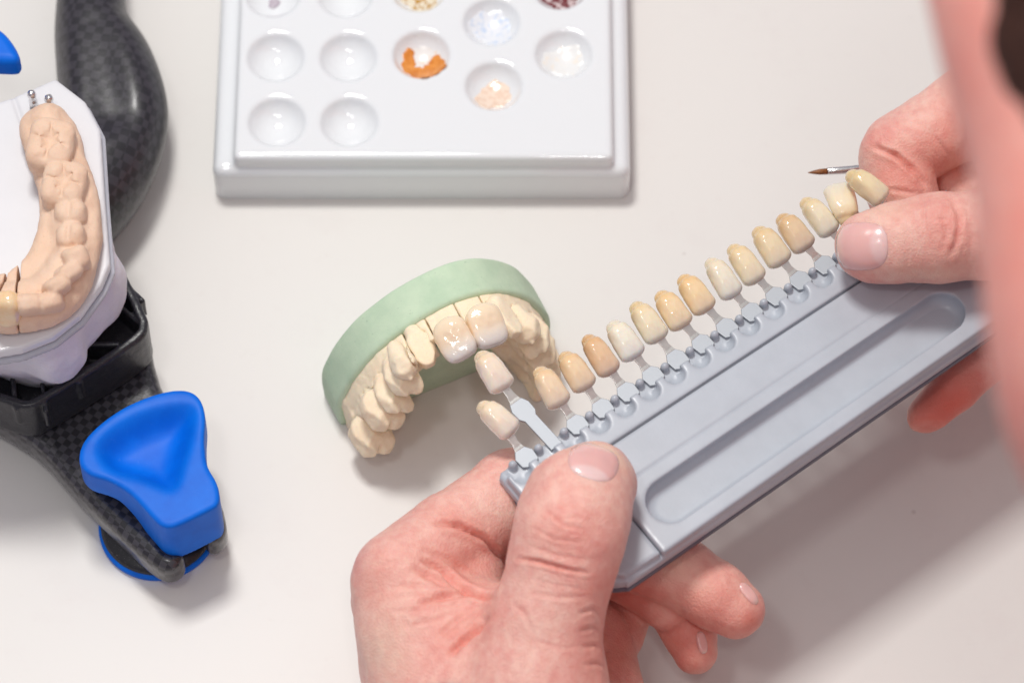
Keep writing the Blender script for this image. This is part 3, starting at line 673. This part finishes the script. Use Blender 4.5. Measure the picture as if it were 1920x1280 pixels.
mat_plate = plain('white_plate', (.70, .70, .73, 1), .32, .02, 1, .08, 12, .01); mat_plate.b.inputs['Coat Weight'].default_value = .3
mat_clear = M('clear_rim', (.62, .63, .70, 1), .12, Transmission_Weight=.3, IOR=1.3)
def make_lower():
    root = empty('dental_model'); zp = 4.55
    pl = px([(-160, 210), (-20, 196), (22, 183), (104, 147), (160, 190), (188, 243), (196, 370), (206, 494), (190, 532), (150, 588), (100, 628), (40, 652), (-30, 664), (-160, 660)], zp)
    v = Vol((-13, -3.4, 4.1), (-6.9, 4, 4.9), .04); v.poly(pl, 4.28, zp, .05)
    a, b = P(22, 175, zp), P(45, 240, zp); v.cone((a[0], a[1], zp+.0), (b[0], b[1], zp+.0), .04, .04, .03, 's')
    a, b = P(105, 172, zp), P(105, 172, zp)
    V, Q = v.mesh(); to_obj('plate', V, Q, mat_plate.m, root)
    v = Vol((-13, -3.6, 4.0), (-6.8, 4, 4.5), .04); v.poly(pl, 4.14, 4.26, .04, off=.07); V, Q = v.mesh(); to_obj('plate_lip', V, Q, mat_clear.m, root)
    # cast
    zc = 5.0
    outl = spline(px([(36, 238), (48, 212), (80, 197), (120, 208), (148, 240), (160, 290), (176, 335), (189, 400), (187, 455), (172, 515), (148, 558), (110, 592), (70, 604), (30, 610), (-30, 612), (-150, 600), (-150, 490), (-50, 512), (5, 508), (45, 482), (66, 440), (72, 385), (62, 330), (46, 280)], zc), 4)
    v = Vol((-12.4, -3.2, 4.5), (-7.0, 3, 5.95), .03); v.poly(outl, zp, zc+.12, .22)
    def T(x, y, z): q = P(x, y, z); return (q[0], q[1], z)
    K = 1/96.
    mol = [(93, 262, 41, 47, -8, 5.5), (119, 337, 39, 40, -4, 5.48)]
    ridge = [(90, 230), (98, 280), (118, 335), (130, 390), (131, 432), (134, 472), (118, 510), (92, 545), (50, 562), (-10, 566), (-60, 560)]
    for (a, b), (c, d) in zip(ridge[:-1], ridge[1:]): v.cone(T(a, b, 4.98), T(c, d, 4.98), .34, .34, .12)
    gum = v.F.copy(); tall = np.full_like(gum, 1)
    for x, y, rx, ry, rot, zt in mol:
        v.F = np.full_like(gum, 1)
        c = T(x, y, zt); r = math.radians(rot); R = np.array([(math.cos(r), math.sin(r), 0), (-math.sin(r), math.cos(r), 0), (0, 0, 1)])
        v.ell((c[0], c[1], zt-.32), (rx*K*1.04, ry*K/.88, .36), R, .0, p=3.6)
        for sx in (-1, 1):
            for sy in (-1, 1):
                q = np.array(c)+R[0]*sx*rx*K*.50+R[1]*sy*ry*K*.52; v.ell((q[0], q[1], zt-.12), (.20, .22, .16), None, .05)
        v.ell((c[0], c[1], zt+.10), (.15, .22, .17), R, .08, 's')
        for a0, b0, a1, b1 in ((0, -.8, .05, 0), (.05, 0, -.1, .75), (-.75, .15, 0, .05), (0, .05, .75, -.15), (.1, .1, .6, .6), (0, -.2, -.55, -.6)):
            p, q = np.array(c)+R[0]*a0*rx*K+R[1]*b0*ry*K, np.array(c)+R[0]*a1*rx*K+R[1]*b1*ry*K
            p[2] = zt-.015; q[2] = zt-.015; v.cone(p, q, .018, .018, .06, 's')
        gum = smax(gum, -(v.F-.004), .02); tall = np.minimum(tall, v.F)
    for x, y, rx, ry, rot in [(131, 389, 30, 26, 0), (130, 433, 29, 25, 0)]:
        v.F = np.full_like(gum, 1)
        c = T(x, y, 5.45); v.ell((c[0], c[1], 5.16), (rx*K, ry*K/.88, .32), None, 0, p=2.6)
        v.ell((c[0]+.12, c[1]+.02, 5.36), (.15, .18, .14), None, .04); v.ell((c[0]-.13, c[1]-.02, 5.34), (.12, .15, .12), None, .04)
        v.cone((c[0]-.02, c[1]-.2, 5.46), (c[0]-.02, c[1]+.2, 5.46), .03, .03, .06, 's')
        gum = smax(gum, -(v.F-.004), .02); tall = np.minimum(tall, v.F)
    for x, y, w, d, rot, zt in [(139, 472, .25, .22, 20, 5.5), (124, 499, .27, .16, 40, 5.5), (102, 524, .26, .16, 38, 5.55), (90, 553, .26, .17, 15, 5.45), (53, 556, .27, .17, 10, 5.5)]:
        v.F = np.full_like(gum, 1)
        c = T(x, y, zt); r = math.radians(rot); R = np.array([(math.cos(r), math.sin(r), 0), (-math.sin(r), math.cos(r), 0), (0, 0, 1)])
        tl = nrm(R[2]-R[1]*.45); R3 = np.array([R[0], np.cross(tl, R[0]), tl])
        v.ell((c[0], c[1], zt-.30), (w, d+.02, .42), R3, 0, p=3.4)
        gum = smax(gum, -(v.F-.004), .02); tall = np.minimum(tall, v.F)
    v.F = smin(gum, tall, .01).astype(np.float32)
    v.poly([p for p in spline(px([(5, 508), (-60, 512), (-60, 440), (30, 400), (50, 440), (40, 478)], zc), 3)], zp+.2, 7, .1, .1, 's')
    base = v.F.copy(); X = v.ax[0][:, None, None]; Y = v.ax[1][None, :, None]
    xa = P(31, 560, 5.2)[0]; xb = P(3, 540, 5.2)[0]; sa = .05
    da = X-(xa+(Y+1.9)*-.03); db = X-(xb+(Y+1.9)*.12)
    for nm, f in (('cast', -da), ('die', np.maximum(da, -db)), ('cast', db)):
        cut = np.broadcast_to(f, base.shape)+.022; far = (Y > -.8)
        if nm == 'cast' and f is db or nm == 'die': cut = np.where(np.broadcast_to(far, base.shape), 1, cut)
        else: cut = np.where(np.broadcast_to(far, base.shape), -1, cut)
        v.F = np.maximum(base, cut).astype(np.float32); V, Q = v.mesh()
        if len(V) < 10: continue
        V = subdiv_smooth(V, Q, 1); V = V+vnormals(V, Q)*(vnoise(V, 4.5, 12)*.022+vnoise(V, 13, 13)*.010)[:, None]
        to_obj(nm, V, Q, mat_pink.m, root)
    v = Vol((-11, -3.4, 4.7), (-9.0, -.6, 5.9), .025); c = T(14, 566, 5.45)
    v.ell((c[0]-.02, c[1], 5.22), (.27, .24, .42), None, 0, p=2.8); v.ell((c[0]-.05, c[1]-.06, 5.0), (.22, .2, .25), None, .08)
    V, Q = v.mesh(); V = V+vnormals(V, Q)*(vnoise(V, 7, 3)*.01)[:, None]
    m = M('amber_crown', srgb(236, 204, 158), .14, Coat_Weight=.5, Coat_Roughness=.06); m.sss(.4, (.3, .17, .08), .2); m.col(m.ramp(m.noise(3), [(.3, srgb(232, 190, 138)), (.7, srgb(240, 216, 180))]))
    to_obj('crown', V, Q, m.m, root)
    for x, y in ((64, 200), (96, 208)):
        V, F = lathe([(.085, 0), (.085, .22), (.07, .26), (.055, .30), (.08, .36), (.09, .42), (.075, .49), (.03, .525), (.001, .53)], 20)
        c = P(x, y, zp); o = obj('pin', V, F, mat_metal.m, root, True); o.location = (c[0], c[1], zp-.02)
    tag(root, 'pink stone lower jaw model with molars and one amber crown, on a white plate', 'dental model')
make_lower()
#@@NEXT
# ------------------------------------------------------------------ the person: two hands, forearms, head
def skin_mat():
    m = M('skin', srgb(238, 190, 176), .40, Specular_IOR_Level=.4); m.sss(.3, (.8, .30, .18), .2)
    n1 = m.noise(1.1, 4, .6); n2 = m.noise(5.5, 4, .6)
    base = m.ramp(n1, [(.3, srgb(234, 166, 158)), (.5, srgb(240, 184, 172)), (.72, srgb(246, 204, 190))])
    fine = m.ramp(n2, [(.35, srgb(222, 146, 132)), (.65, srgb(244, 204, 186))])
    c = m.mix(.35, base, fine)
    c = m.mix(m.attr('red'), c, srgb(222, 112, 96)); c = m.mix(m.attr('pale'), c, srgb(246, 218, 192))
    m.col(c)
    vo = m.n('ShaderNodeTexVoronoi'); vo.inputs['Scale'].default_value = 22; m.l(m.tc.outputs['Object'], vo.inputs['Vector'])
    m.bump(vo.outputs['Distance'], .4, .02); m.bump(m.noise(48, 5, .65), .55, .018); m.bump(m.noise(16, 3, .6, 1.5), .3, .02); m.bump(m.noise(9, 4), .2, .03)
    return m
mat_skin = skin_mat()
mat_nail = M('nail', srgb(232, 168, 158), .22, Coat_Weight=.4, Coat_Roughness=.15); mat_nail.sss(.3, (.5, .2, .12), .12)
mat_nail.col(mat_nail.mix(mat_nail.attr('lunula'), mat_nail.mix(mat_nail.attr('tip'), srgb(236, 184, 178), srgb(242, 208, 196)), srgb(243, 214, 212))); mat_nail.bump(mat_nail.noise(7, 3), .08, .02)
TOP = GZ-.15+.15
def J(x, y, z, r): return ((*P(x, y, z)[:2], z), r)
person = empty('person')
parts = []
# ---- hand at the bottom of the picture
v = Vol((-4.6, -11.5, .6), (6.0, -.6, 7.0), .05)
v.chain([J(1114, 895, 5.42, .67), J(1086, 940, 5.45, .90), J(1066, 1005, 5.45, .98), J(1045, 1090, 5.05, .88), J(1018, 1180, 4.55, .98), J(1000, 1290, 3.9, 1.3), J(960, 1420, 3.2, 1.55)], .35)
v.ell((*P(1116, 905, 5.25)[:2], 5.22), (.66, .60, .5), None, .25)
# metacarpal block and web
v.chain([J(748, 1092, 3.7, .86), J(790, 1180, 3.4, 1.05), J(850, 1320, 3.0, 1.35), J(880, 1450, 2.8, 1.5)], .5)
v.chain([J(745, 1130, 2.6, .85), J(800, 1250, 2.3, 1.1), J(860, 1420, 2.3, 1.4)], .5)
v.cone(J(850, 1160, 3.35, .8)[0], J(960, 1190, 3.6, .9)[0], .75, .9, .6)
v.ell(J(868, 1085, 3.15, 0)[0], (.80, .72, .8), None, .25)       # fold of the web
v.ell(J(905, 1240, 3.3, 0)[0], (1.3, 1.2, 1.0), None, .6)
# index finger going under the guide
v.chain([J(752, 1082, 3.75, .88), J(850, 1003, 3.55, .80), J(962, 925, 3.35, .84), J(1010, 925, 2.95, .82)], .12)
v.chain([J(985, 930, 3.1, .80), J(1130, 1010, 3.0, .74), J(1275, 1075, 2.95, .68), J(1340, 1118, 2.9, .63), J(1378, 1142, 2.85, .54)], .12)
# middle and ring fingers curled further under
v.chain([J(760, 1130, 2.6, .8), J(960, 1030, 2.2, .74), J(1110, 1035, 2.2, .62), J(1205, 1095, 2.3, .54), J(1250, 1140, 2.3, .46)], .08)
v.chain([J(960, 1080, 1.5, .7), J(1120, 1055, 1.4, .55), J(1262, 1135, 1.75, .54), J(1293, 1190, 1.75, .52), J(1303, 1222, 1.75, .44)], .06)
v.chain([J(1000, 1150, 1.5, .6), J(1112, 1205, 1.3, .76), J(1125, 1300, 1.45, .80), J(1080, 1420, 2.2, 1.2)], .2)
v.chain([J(930, 1100, 1.4, .7), J(1100, 1120, 1.15, .42), J(1190, 1135, 1.2, .40), J(1160, 1190, 1.2, .5)], .1)
LH = v
# ---- hand at the right
v = Vol((5.8, -3.5, 1.2), (14.5, 9.6, 8.0), .05)
v.chain([J(1634, 463, 5.42, .66), J(1675, 457, 5.45, .74), J(1755, 447, 5.5, .82), J(1850, 440, 5.5, .80), J(1960, 430, 5.3, 1.1), J(2080, 400, 4.9, 1.5)], .2)
v.ell(J(1645, 462, 5.3, 0)[0], (.72, .70, .52), None, .15)
v.chain([J(2050, 230, 5.0, 1.2), J(1930, 180, 4.9, .95), J(1820, 208, 4.6, .85), J(1690, 282, 4.4, .78)], .25)
v.chain([J(1680, 290, 4.4, .74), J(1688, 350, 4.2, .68), J(1715, 420, 3.9, .62), J(1745, 480, 3.8, .5)], .05)
v.chain([J(2050, 330, 4.2, 1.0), J(1900, 350, 3.5, .7), J(1790, 365, 3.4, .60), J(1770, 420, 3.1, .55), J(1800, 500, 3.0, .5)], .1)
v.chain([J(2060, 450, 3.4, 1.0), J(1960, 560, 3.0, .70), J(1880, 640, 2.9, .55), J(1790, 725, 2.9, .48), J(1738, 778, 2.85, .38)], .1)
v.chain([J(2040, 300, 4.6, 1.6), J(2060, 400, 4.3, 1.7), J(2200, 380, 4.2, 1.9)], .6)
RH = v
def sculpt(V, N, creases, reds, pales):
    pp = proj(V); front = np.clip(-(N@FW)*2, 0, 1)
    red = np.zeros(len(V)); pale = np.zeros(len(V)); disp = np.zeros(len(V))
    for pts, w, d, r, zmin in creases:
        q, T = seg_dist(pp, pts); taper = np.sin(math.pi*np.clip(T, .0, 1))**.5*.85+.15
        m = front*(V[:, 2] > zmin); jit = 1+.25*np.sin(T*23)
        w = w*.72; r = r*.7; d = d*1.35; g = np.exp(-(q/(w*jit))**2)*taper*m
        disp -= d*g; disp += d*.35*np.exp(-((q-2.2*w)/(w*1.1))**2)*taper*m
        red = np.maximum(red, r*np.exp(-(q/(w*2.2))**2)*taper*m)
    for (x, y, rx, ry, a, s) in reds+pales:
        c_, s_ = math.cos(a), math.sin(a); dx, dy = pp[:, 0]-x, pp[:, 1]-y; u = (dx*c_+dy*s_)/rx; w = (-dx*s_+dy*c_)/ry
        g = s*np.exp(-(u*u+w*w))*front
        if (x, y, rx, ry, a, s) in reds: red = np.maximum(red, g)
        else: pale = np.maximum(pale, g)
    return V+N*disp[:, None], red, pale
L_cr = [([(968, 1046), (1010, 1052), (1060, 1066), (1105, 1074)], 5, .05, .75, 4), ([(1020, 955), (1060, 985), (1095, 992)], 4, .022, .6, 4), ([(1000, 990), (1040, 1010), (1100, 1018)], 4, .015, .5, 4),
        ([(985, 1020), (1045, 1040), (1108, 1050)], 4, .015, .45, 4), ([(990, 1110), (1050, 1120), (1100, 1118)], 5, .015, .2, 4), ([(1030, 960), (1070, 945), (1110, 965)], 4, .012, .3, 4),
        ([(815, 980), (860, 985), (910, 1010), (940, 1045)], 7, .10, .7, 0),
        ([(925, 1122), (890, 1115), (860, 1098), (825, 1068), (790, 1050)], 7, .10, .6, 0), ([(920, 1120), (870, 1112), (820, 1122), (780, 1135)], 8, .06, .5, 0),
        ([(775, 1065), (815, 1085), (865, 1110)], 8, .06, .55, 0), ([(915, 1155), (895, 1180), (865, 1205), (845, 1225)], 8, .10, .8, 0), ([(905, 1130), (860, 1160), (820, 1195)], 7, .04, .4, 0),
        ([(790, 1030), (830, 1045), (880, 1080)], 7, .035, .35, 0), ([(800, 1100), (760, 1095), (735, 1105)], 6, .02, .3, 0), ([(810, 1140), (765, 1150)], 6, .02, .25, 0)]
L_cr += [([(1085+i*3, 1150+i*32), (1112+i*3, 1140+i*34), (1130+i*4, 1155+i*33)], 5, .03, .35, 0) for i in range(4)]
L_cr += [([(700, 1060), (740, 1052), (790, 1062)], 4, .012, .15, 0), ([(740, 1120), (790, 1112), (850, 1118)], 4, .02, .3, 0), ([(735, 1145), (800, 1140), (880, 1130)], 4, .018, .3, 0), ([(760, 1175), (820, 1160), (890, 1135)], 4, .02, .3, 0), ([(800, 1235), (860, 1190), (905, 1145)], 4, .02, .25, 0), ([(960, 1130), (985, 1150), (1000, 1190)], 5, .012, .15, 0), ([(1000, 1200), (1060, 1215), (1110, 1205)], 4, .012, .15, 0), ([(870, 960), (905, 985), (930, 1015)], 4, .012, .2, 0), ([(1010, 1068), (1060, 1078), (1110, 1088)], 3, .012, .25, 4), ([(1000, 1085), (1050, 1098), (1100, 1104)], 3, .01, .2, 4), ([(1040, 975), (1080, 968), (1115, 975)], 3, .012, .3, 4), ([(1050, 925), (1090, 915), (1130, 925)], 4, .012, .15, 4)]
L_red = [(860, 1070, 62, 40, .6, .42), (1120, 900, 95, 20, -.6, .0), (1060, 1010, 85, 45, .2, .28), (700, 1090, 60, 60, 0, .22), (890, 1000, 90, 30, .5, .38), (870, 1180, 80, 40, -.6, .35), (1330, 1120, 120, 80, .6, .35), (1290, 1200, 70, 60, 0, .55), (1180, 1120, 80, 60, 0, .6), (1150, 1220, 60, 90, 0, .5), (1410, 1165, 30, 30, 0, .6)]
L_pale = [(1150, 850, 60, 26, .5, .55), (720, 1220, 50, 80, 0, .3), (1260, 1060, 60, 30, .6, .3)]
R_cr = [([(1812, 165), (1822, 220), (1812, 285)], 8, .07, .7, 0), ([(1640, 276), (1680, 292), (1715, 322), (1738, 350)], 6, .075, .75, 0), ([(1730, 362), (1733, 420), (1742, 470)], 5, .02, .3, 4.4), ([(1785, 375), (1800, 410), (1795, 450), (1782, 480)], 6, .04, .5, 4.4), ([(1768, 400), (1775, 440), (1765, 475)], 5, .02, .4, 4.4), ([(1750, 410), (1780, 412)], 5, .015, .3, 4.4),
        ([(1650, 355), (1690, 358), (1730, 365)], 5, .02, .4, 0), ([(1590, 400), (1635, 385), (1660, 400)], 5, .02, .5, 4.6)]
R_cr += [([(1700+i*9, 200+i*12), (1730+i*9, 225+i*12), (1760+i*6, 262+i*9)], 3, .008, .12, 0) for i in range(6)]+[([(1700, 420), (1702, 470), (1698, 510)], 3, .008, .1, 4.4), ([(1815, 395), (1822, 440), (1815, 490)], 4, .02, .3, 4.4)]
R_red = [(1690, 330, 60, 60, 0, .42), (1800, 200, 50, 80, .2, .4), (1770, 430, 45, 70, 0, .3), (1750, 300, 70, 50, 0, .35), (1600, 470, 35, 50, 0, .35), (1780, 760, 120, 90, 0, .95), (1640, 265, 50, 40, 0, .25), (1620, 520, 40, 14, .3, .3)]
R_pale = [(1660, 390, 50, 20, -.2, .35), (1740, 515, 90, 22, 0, .4)]
meshes = []
for vol, cr, rd, pa, sd in ((LH, L_cr, L_red, L_pale, 1), (RH, R_cr, R_red, R_pale, 2)):
    V, Q = vol.mesh(); V = subdiv_smooth(V, Q, 3); N = vnormals(V, Q)
    V = V+N*(vnoise(V, 1.8, sd)*.035+vnoise(V, 6, sd+4)*.010)[:, None]
    V, r, p = sculpt(V, N, cr, rd, pa); meshes.append((V, Q, r, p))
# ---- head, neck, torso, arms (mostly outside the frame)
hz = 29.0; hc = np.array([P(2080, 330, hz)[0], P(2080, 330, hz)[1], hz])
v = Vol((hc[0]-10, -32, -4), (48, 24, 42), .3)
def HP(x, y, dz=0): x += 170; q = P(x, y, hz+dz); return np.array([q[0], q[1], hz+dz])
v.ell(HP(2900, 40, 1), (5.8, 7.4, 8.0), None, 1.0)               # skull
v.chain([(HP(1850, -150), 1.9), (HP(1915, 30), 1.8), (HP(2000, 190), 1.9), (HP(2055, 380), 2.0), (HP(2085, 560), 2.1), (HP(2120, 720), 2.1), (HP(2215, 860), 2.4)], 1.0)
v.ell(HP(2720, 420, -1), (4.6, 5.4, 6), None, 1.5)
v.cone(HP(2600, 500, -6), (26, -4, 10), 4.0, 5.5, 2)
v.ell((27, -4, 4), (6, 14, 10), None, 3)
v.cone((28, -4, 4), (36, -4, -4), 9, 9, 3)
pw = meshes[0][0]; 
v.chain([((24, -19, 8), 4.5), ((18, -27, 4.5), 4.0), ((8, -18, 3.2), 3.2), ((*P(890, 1470, 2.8)[:2], 2.7), 2.2)], 1.5)
v.chain([((27, 11, 8), 4.5), ((25, 13, 4.8), 4.0), ((*P(2260, 380, 4.2)[:2], 4.2), 2.0)], 1.5)
V, Q = v.mesh(); V = subdiv_smooth(V, Q, 4); meshes.append((V, Q, np.clip(.6+.25*vnoise(V, 1.1, 44), 0, 1), np.zeros(len(V))))
off = 0; VV = []; QQ = []; rr = []; pa = []
for V, Q, r, p in meshes: VV.append(V); QQ.append(Q+off); off += len(V); rr.append(r); pa.append(p)
VV = np.concatenate(VV); QQ = np.concatenate(QQ)
body = to_obj('body', VV, QQ, mat_skin.m, person, {'red': np.concatenate(rr), 'pale': np.concatenate(pa)})
# ---- nails, laid on the fingertips
bvh = BVHTree.FromPolygons([tuple(map(float, p)) for p in VV[:off]], [tuple(map(int, q)) for q in QQ[:]]) if False else BVHTree.FromObject(body, bpy.context.evaluated_depsgraph_get())
def nail(cx, cy, ax, ay, ang, p=2.8, base=-1, lab=None, lift=.035, lun=1.0):
    """ax: half length towards the fingertip, ay: half width, ang: direction of the fingertip on the picture"""
    n = 22; V = []; F = []; tip = []; lu = []; idx = {}
    ca, sa = math.cos(ang), math.sin(ang)
    for i in range(n+1):
        for j in range(n+1):
            u, w = 2*i/n-1, 2*j/n-1
            m = max(abs(u), abs(w)); L = (abs(u)**p+abs(w)**p)**(1/p) or 1; s = m/L; uu, ww = u*s, w*s
            x = cx+ca*uu*ax-sa*ww*ay; y = cy+sa*uu*ax+ca*ww*ay
            r = ray(x, y); h = bvh.ray_cast(Vector(CAM), Vector(r))
            if h[0] is None: continue
            e = max(0, 1-m**6); q = h[0]+h[1]*(lift*e-.02*(1-e)+.01)
            idx[i, j] = len(V); V.append(q); tip.append(min(1, max(0, (uu-.55)/.4))); lu.append(lun*min(1, max(0, (-uu-.38-.55*ww*ww+.12)/.16)))
    for i in range(n):
        for j in range(n):
            k = [(i, j), (i+1, j), (i+1, j+1), (i, j+1)]
            if all(a in idx for a in k): F.append(tuple(idx[a] for a in k))
    if len(F) < 20: return
    V = np.array(V); Q = np.array(F)
    nn = vnormals(V, Q)
    if (nn@FW).mean() > 0: Q = Q[:, ::-1]
    o = to_obj('fingernail', subdiv_smooth(V, Q, 1), Q, mat_nail.m, person, {'tip': tip, 'lunula': lu})
    if lab: o['label'] = lab
    s = o.modifiers.new('thick', 'SOLIDIFY'); s.thickness = .03; s.offset = -1
nail(1113, 866, 34, 50, math.radians(-72), 2.6, lun=.7)
nail(1615, 462, 52, 47, math.radians(178), 2.8, lun=.55)
nail(1404, 1112, 26, 10, math.radians(52), 2.4, lun=0)
nail(1316, 1204, 22, 10, math.radians(78), 2.4, lun=0)
# ---- hair and coat
mat_hair = M('hair', (.05, .020, .014, 1), .8, Specular_IOR_Level=.15); mat_hair.bump(mat_hair.noise(6, 5), .6, .2)
v = Vol((hc[0]-6, hc[1]-11, 12), (hc[0]+15, hc[1]+14, 42), .22)
v.ell(HP(3020, 40, 1.4), (6.6, 7.8, 8.6), None, .5); v.chain([(HP(1990, -200, 1.2), 2.1), (HP(2060, 30, 1.2), 2.1), (HP(2150, 250, .9), 2.05), (HP(2230, 450, .6), 1.8)], .8)
V, Q = v.mesh()
if len(V):
    V = V+vnormals(V, Q)*(vnoise(V, 1.6, 31)*.25)[:, None]; to_obj('hair', V, Q, mat_hair.m, person)
mat_coat = plain('coat_cloth', (.45, .46, .5, 1), .8, .05, .5, .2, 4, .1)
v = Vol((14, -33, -8), (50, 24, 16), .4)
v.ell((28, -4, 3), (7, 15, 10.5), None, 3); v.cone((28, -4, 3), (38, -4, -4), 9.5, 9.5, 3)
v.chain([((25, -18, 8), 5.2), ((19, -27, 4.8), 4.8), ((15.5, -24.5, 4.2), 4.3)], 1.5)
v.chain([((28, 10, 8), 5.2), ((25, 13, 4.8), 4.6), ((20, 9, 4.5), 3.6)], 1.5)
V, Q = v.mesh(); V = V+vnormals(V, Q)*(vnoise(V, .5, 33)*.3)[:, None]; V = V[:]
to_obj('coat', V, Q, mat_coat.m, person)
tag(person, 'person in the right foreground holding the shade guide in both hands', 'person')

# ------------------------------------------------------------------ paintbrush gripped in the right-hand fingers
def make_brush():
    a = P(1514, 324, 3.3); b = P(1830, 302, 3.0); d = nrm(b-a); L = np.linalg.norm(b-a)
    root = empty('paintbrush', a); root.rotation_mode = 'QUATERNION'; root.rotation_quaternion = Vector(d).to_track_quat('Z', 'Y')
    s = np.linalg.norm(P(1553, 322, 3.3)-a)
    V, F = lathe([(.001, 0), (.012, .03), (.035, .12), (.055, .24), (.062, s)], 20); hb = M('sable_bristles', (.22, .075, .02, 1), .5)
    w = hb.n('ShaderNodeTexWave'); hb.col(hb.ramp(hb.noise(20), [(.3, (.12, .035, .01, 1)), (.7, (.36, .14, .04, 1))])); obj('bristles', V, F, hb.m, root, True)
    V, F = lathe([(.063, s-.01), (.068, s), (.08, s+.5), (.085, s+.55), (.085, s+1.3)], 24); obj('ferrule', V, F, mat_metal.m, root, True)
    V, F = lathe([(.09, s+1.3), (.12, s+1.7), (.12, L+2), (.06, L+9), (.02, L+10)], 24); obj('handle', V, F, plain('handle_lacquer', (.01, .01, .012, 1), .2).m, root, True)
    tag(root, 'fine paintbrush with brown tip and steel ferrule held behind the index finger', 'paintbrush')
make_brush()
